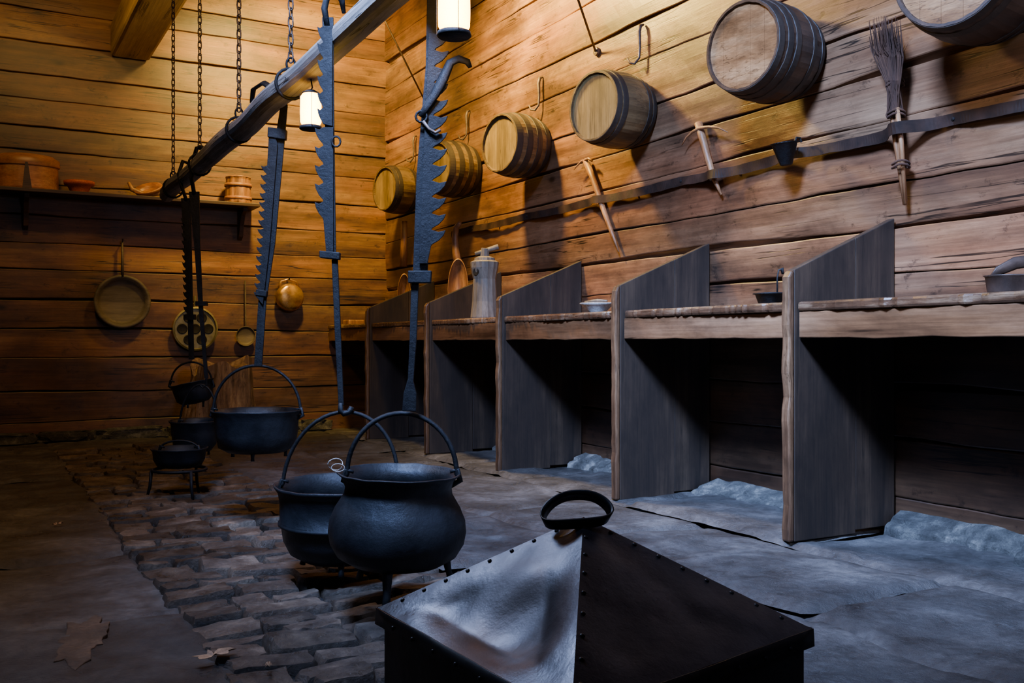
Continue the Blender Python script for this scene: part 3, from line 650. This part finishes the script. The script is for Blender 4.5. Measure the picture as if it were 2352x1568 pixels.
t,c=pot('round-bellied black cauldron on three legs, hanging nearest the camera',917,2.97,
 [(.188,.450),(.187,.446),(.172,.433),(.160,.405),(.163,.385),(.187,.345),(.204,.305),(.208,.27),(.202,.235),(.182,.20),(.14,.175),(.07,.163),(0,.160)],
 AX*-.02+RT*.03,{'r':.166,'top':.628,'z':.445,'dx':.008,'rad':.0075},[(la-.15,.13,.175,.065,.014,.015),(la+2.0,.15,.18,.10,.012,.02),(la-2.2,.15,.18,.10,.012,.02)],wob=.014)
rimc=Vector((c.x,c.y,.455)); q=rimc-RT*.19-AX*.02
MB().tube([q+RT*.022*math.cos(a*.5)+UP*(.018*math.sin(a*.5)+.02)+AX*.01*math.sin(a*.9) for a in range(13)],.0011,5).build('string_loop',M['string'],t)
MB().tube([q+RT*(.02*math.cos(a*.5)+.01)+UP*(.012*math.sin(a*.5)+.012)-AX*.012 for a in range(13)],.0011,5).build('string_loop',M['string'],t)
pot('dark flared pot with a raised band, hanging just behind the round cauldron',781,3.43,
 [(.228,.352),(.224,.342),(.212,.325),(.206,.29),(.206,.225),(.212,.222),(.212,.214),(.202,.210),(.196,.16),(.175,.115),(.13,.088),(.06,.082),(0,.081)],
 AX*-.03,{'r':.2,'top':.60,'z':.35,'dx':0,'rad':.007,'lean':.02},[(la+.2,.14,.10,.056,.011,.01),(la+2.3,.14,.1,.056,.011,.01),(la-1.9,.14,.1,.056,.011,.01)])
pot('wide shallow black pot hanging under the slanting fine-toothed hanger',590,4.5,
 [(.207,.535),(.204,.528),(.196,.515),(.188,.49),(.182,.42),(.17,.365),(.13,.343),(.06,.338),(0,.336)],
 Vector((0,0,0)),{'r':.2,'top':.738,'z':.53,'rad':.007},[(la+.1,.12,.35,.312,.009,.0),(la+2.2,.14,.35,.312,.009,0),(la-2,.14,.35,.312,.009,0)])
pot('small tilted black pot, highest of the pots by the chopping block',440,5.97,
 [(.134,.60),(.132,.594),(.120,.585),(.116,.55),(.107,.50),(.077,.475),(0,.468)],
 RT*-.22,{'r':.125,'top':.725,'z':.60,'rad':.006},[(la,.07,.49,.45,.007,0),(la+2.1,.07,.49,.45,.007,0),(la-2.1,.07,.49,.45,.007,0)])
pot('medium black pot hanging left of and behind the wide shallow pot',447,5.68,
 [(.144,.395),(.142,.387),(.132,.375),(.129,.325),(.12,.255),(.09,.217),(0,.21)],
 AX*-.03,{'r':.105,'top':.60,'z':.385,'rad':.006,'dx':.02,'lean':.015},[(la,.08,.235,.19,.008,0),(la+2.1,.08,.235,.19,.008,0),(la-2.1,.08,.235,.19,.008,0)])
t,c=pot('low round black pot sitting on the three-legged iron trivet',412,5.33,
 [(.152,.272),(.149,.265),(.140,.255),(.134,.21),(.115,.175),(.08,.165),(0,.164)],
 Vector((0,0,0)),{'r':.1,'top':.31,'z':.27},[],ears=True)
t=thing('trivet','low three-legged iron trivet standing on cobbles under the low black pot','trivet',(c.x,c.y,0))
MB().tube([Vector((c.x+.14*math.cos(a*math.pi/12),c.y+.14*math.sin(a*math.pi/12),.154)) for a in range(24)],.0085,8,True).build('ring',M['iron'],t,smooth=True)
for a in (la+.75,la-1.3,la+2.8):
    e=Vector((math.cos(a),math.sin(a),0)); MB().tube([Vector((c.x,c.y,.154))+e*.143,Vector((c.x,c.y,.07))+e*.15,Vector((c.x,c.y,.0))+e*.167],[.009,.009,.007],7).build('leg',M['iron'],t,smooth=True)
# ---------------------------------------------------------------- sheet iron chest with pyramid lid
def LC(lat,d,z): return Vector((AX.x*d+RT.x*lat,AX.y*d+RT.y*lat,z))
ZL=.35; CL=LC(-.249,1.816,ZL); CR=LC(.515,1.683,ZL); CF=LC(.078,1.29,ZL); CB=LC(.19,2.19,ZL); AP=LC(.1276,1.75,.530)
cc=LC(.133,1.75,0)
t=thing('iron_chest','black riveted sheet-iron chest with pyramid lid in the foreground','chest',cc)
cs=[CL,CF,CR,CB]
def dent(p,face):
    if face==0:
        g=math.exp(-((p-LC(.0,1.56,.41)).length/.10)**2)*.034-math.exp(-((p-LC(.03,1.66,.47)).length/.05)**2)*.008+math.exp(-((p-LC(-.12,1.7,.39)).length/.07)**2)*.012
        rid=1-abs(noise.noise(p*7+Vector((3,1,0))))*2
        return g+.009*noise.noise(p*6)+.004*rid+.001*noise.noise(p*22)
    return .012*noise.noise(p*5+Vector((face*3,0,0)))+.001*noise.noise(p*20)
mb=MB()
for i in range(4):
    A_,B=cs[i],cs[(i+1)%4]; nrm=(B-A_).cross(AP-A_).normalized()
    if nrm.z<0: nrm=-nrm
    n=48; rows=[]
    for k in range(n+1):
        s=k/n; row=[]
        for j in range(n-k+1):
            m=n-k; w=j/m if m else 0
            base=A_.lerp(B,w) if m else AP
            p=base.lerp(AP,s) if m else AP
            e=min(1,6*min(w,1-w)*(1-s)) if m else 0
            p=p-nrm*dent(p,i)*e*min(1,s*6+.15)
            row.append(mb.bm.verts.new(p))
        rows.append(row)
    for k in range(n):
        for j in range(n-k):
            mb.f([rows[k][j],rows[k][j+1],rows[k+1][j]])
            if j<n-k-1: mb.f([rows[k][j+1],rows[k+1][j+1],rows[k+1][j]])
bmesh.ops.remove_doubles(mb.bm,verts=mb.bm.verts,dist=.0005)
lid=mb.build('lid',M['sheet'],t,smooth=True)
md=lid.modifiers.new('e','EDGE_SPLIT'); md.split_angle=R(28)
for i in range(4):
    A_,B=cs[i],cs[(i+1)%4]; out=(A_+B)/2-Vector((cc.x,cc.y,ZL)); out.z=0; out.normalize()
    mb=MB(); n=16
    mb.grid(lambda u,v:A_.lerp(B,u)+UP*(-.03*v+.001)+out*(.002+.002*v+.003*noise.noise(Vector((u*5,i,v)))),n,2)
    mb.build('lid_rim',M['sheetdark'],lid,smooth=True,solid=.002)
ins=[c_.lerp(Vector((cc.x,cc.y,ZL)),.03) for c_ in cs]
mb=MB(); mb.prism([Vector((p.x,p.y,(ZL-.012+.008)/2)) for p in ins],(0,0,ZL-.022)); mb.build('body',M['sheetdark'],t,bevel=.004)
rm=MB().lathe([(.0042,-.001),(.0040,.0008),(.0025,.0020),(0,.0024)],(0,0,0),n=8).build('rivet',M['sheetdark'],None,smooth=True); rme=rm.data; bpy.data.objects.remove(rm)
def rivet(p,n,par):
    o=bpy.data.objects.new('rivet',rme); col.objects.link(o); o.parent=par; o.location=p-cc
    o.rotation_euler=Vector(n).to_track_quat('Z','Y').to_euler()
for ci in (0,1,2):
    C0=cs[ci]
    for k in range(1,9):
        s=k/9.3; p=C0.lerp(AP,s)
        for sd in (-1,1):
            oth=cs[(ci+sd)%4]; dr=(oth-C0).normalized(); nn=dr.cross(AP-C0).normalized()
            if nn.z<0: nn=-nn
            if (ci,sd) in ((0,-1),(2,1),(1,-1)): continue
            rivet(p+dr*.016*(1-s*.5)+nn*.0008,nn,lid)
for (A_,B) in ((CL,CF),(CF,CR)):
    out=(A_+B)/2-Vector((cc.x,cc.y,ZL)); out.z=0; out.normalize()
    for k in range(1,8): rivet(A_.lerp(B,k/8)-UP*.018+out*.006,out,lid)
# handle: bent iron band loop
mb=MB(); hc=AP+UP*.008-RT*.012; n=64; rows=[]; wn=(UP*.8-AX*.6).normalized()
for k in range(n):
    a=2*math.pi*k/n; ca=math.copysign(abs(math.cos(a))**.85,math.cos(a)); sa=math.sin(a)
    p=hc+RT*(.062*ca)+(UP*.50+AX*.86)*(.036*sa)+UP*(.006*math.cos(a-.6)-.006*math.cos(2*a)); w=(wn+RT*.35*math.cos(a)).normalized()*.012
    rows.append(mb.pts([p-w,p+w]))
for k in range(n):
    A_,B=rows[k],rows[(k+1)%n]; mb.f([A_[0],B[0],B[1],A_[1]])
mb.build('band_handle',M['sheetdark'],t,smooth=True,solid=.003)
# ---------------------------------------------------------------- floor litter
def leaf(px,py,s,rot,lab,z=.012):
    p=WZ(px,py,z); mb=MB(); pts=[]
    for k in range(28):
        a=2*math.pi*k/28; r=s*(.55+.28*math.cos(2*a)+.16*math.cos(7*a))
        x=r*math.cos(a)*1.3; y=r*math.sin(a); X=x*math.cos(rot)-y*math.sin(rot); Y=x*math.sin(rot)+y*math.cos(rot)
        pts.append(p+Vector((X,Y,.006+.25*abs(y)+.004*math.sin(k))))
    c=mb.bm.verts.new(p+Vector((0,0,.004))); vs=mb.pts(pts)
    for k in range(28): mb.f([c,vs[k],vs[(k+1)%28]])
    o=mb.build('dead_leaf',M['leaf'],smooth=False,origin=p,solid=.0008); tag(o,lab,'leaf','dead leaves on the floor')
leaf(492,1508,.050,.3,'largest pale dead oak leaf lying on the near cobbles',.028)
leaf(616,1532,.016,1.2,'tiny curled dead leaf right of the large one on the cobbles',.028)
leaf(132,1205,.022,.5,'small orange dead leaf on the left paving slab',.014)
p=WZ(190,1475,0); mb=MB(); o=[]
for k in range(44):
    a=2*math.pi*k/44; r=.125*(1+.55*noise.noise(Vector((math.cos(a)*1.6,math.sin(a)*1.6,3)))+.35*noise.noise(Vector((k*.7,0,3)))); o.append(p+RT*(r*.5*math.cos(a))+AX*(r*1.6*math.sin(a))-RT*(.45*r*math.sin(a))+UP*.010)
mb.prism(o,(0,0,.014)); ob=mb.build('stone_flake',M['flake'],bevel=.003,origin=p); tag(ob,'flat tan flake of broken stone on the near left slab','stone')
# ---------------------------------------------------------------- lights
def aim(o,loc,tgt):
    o.location=loc; o.rotation_euler=(Vector(tgt)-Vector(loc)).to_track_quat('-Z','Y').to_euler()
def area(loc,tgt,sz,e,colr,spread=180):
    l=bpy.data.lights.new('area','AREA'); l.energy=e; l.color=colr; l.size=sz; l.spread=R(spread)
    o=bpy.data.objects.new('daylight_and_fill',l); col.objects.link(o); aim(o,loc,tgt)
def spot(loc,tgt,e,colr,ang,r=.15):
    l=bpy.data.lights.new('lamp','SPOT'); l.energy=e; l.color=colr; l.shadow_soft_size=r; l.spot_size=R(ang); l.spot_blend=1.0
    o=bpy.data.objects.new('warm_lamp_and_fill',l); col.objects.link(o); aim(o,loc,tgt)
area((-.1,1.5,4.3),(3.6,3.9,0.0),.8,235,(.33,.50,1.0),64)
area((1.6,-1.3,2.6),(3.5,2.8,1.2),.6,22,(.60,.66,1.0),80)
area((.25,4.5,3.5),(.75,1.5,.4),.9,15,(.42,.58,1.0),70)  # added unseen area light, there for the cool sheen on the chest lid
spot((2.5,6.3,3.85),(3.66,6.1,2.9),1500,(1,.64,.15),120)
spot((2.3,7.4,4.1),(3.0,9.27,2.95),1250,(1,.62,.14),105)
spot((1.6,6.0,4.2),(3.66,3.9,2.2),330,(1,.56,.18),75,.3)  # added spot with no fixture, tints the middle of the right wall
spot((.4,7.0,3.9),(.6,9.27,2.3),95,(1,.55,.16),120)  # added unseen warm fill for the left of the back wall
spot((1.7,5.8,3.2),(1.25,8.4,3.5),160,(1,.72,.20),50,.08)  # added unseen spot that brightens the tie beam from below
spot((.2,4.0,4.2),(.5,4.9,0),190,(1,.60,.26),115)  # added warm fill over left floor and cobbles, no fixture there
w=bpy.data.worlds.new('w'); bpy.context.scene.world=w; w.use_nodes=True
w.node_tree.nodes['Background'].inputs[0].default_value=(.12,.12,.15,1); w.node_tree.nodes['Background'].inputs[1].default_value=.03
cd=bpy.data.cameras.new('camera'); cam=bpy.data.objects.new('camera',cd); col.objects.link(cam)
cam.location=CAM; cam.rotation_euler=(R(90),0,-TH); cd.lens=36*F/2352; cd.sensor_width=36; cd.shift_y=4/2352; cd.clip_start=.05
bpy.context.scene.camera=cam
for o in bpy.data.objects:
    if '_o' in o.keys(): del o['_o']
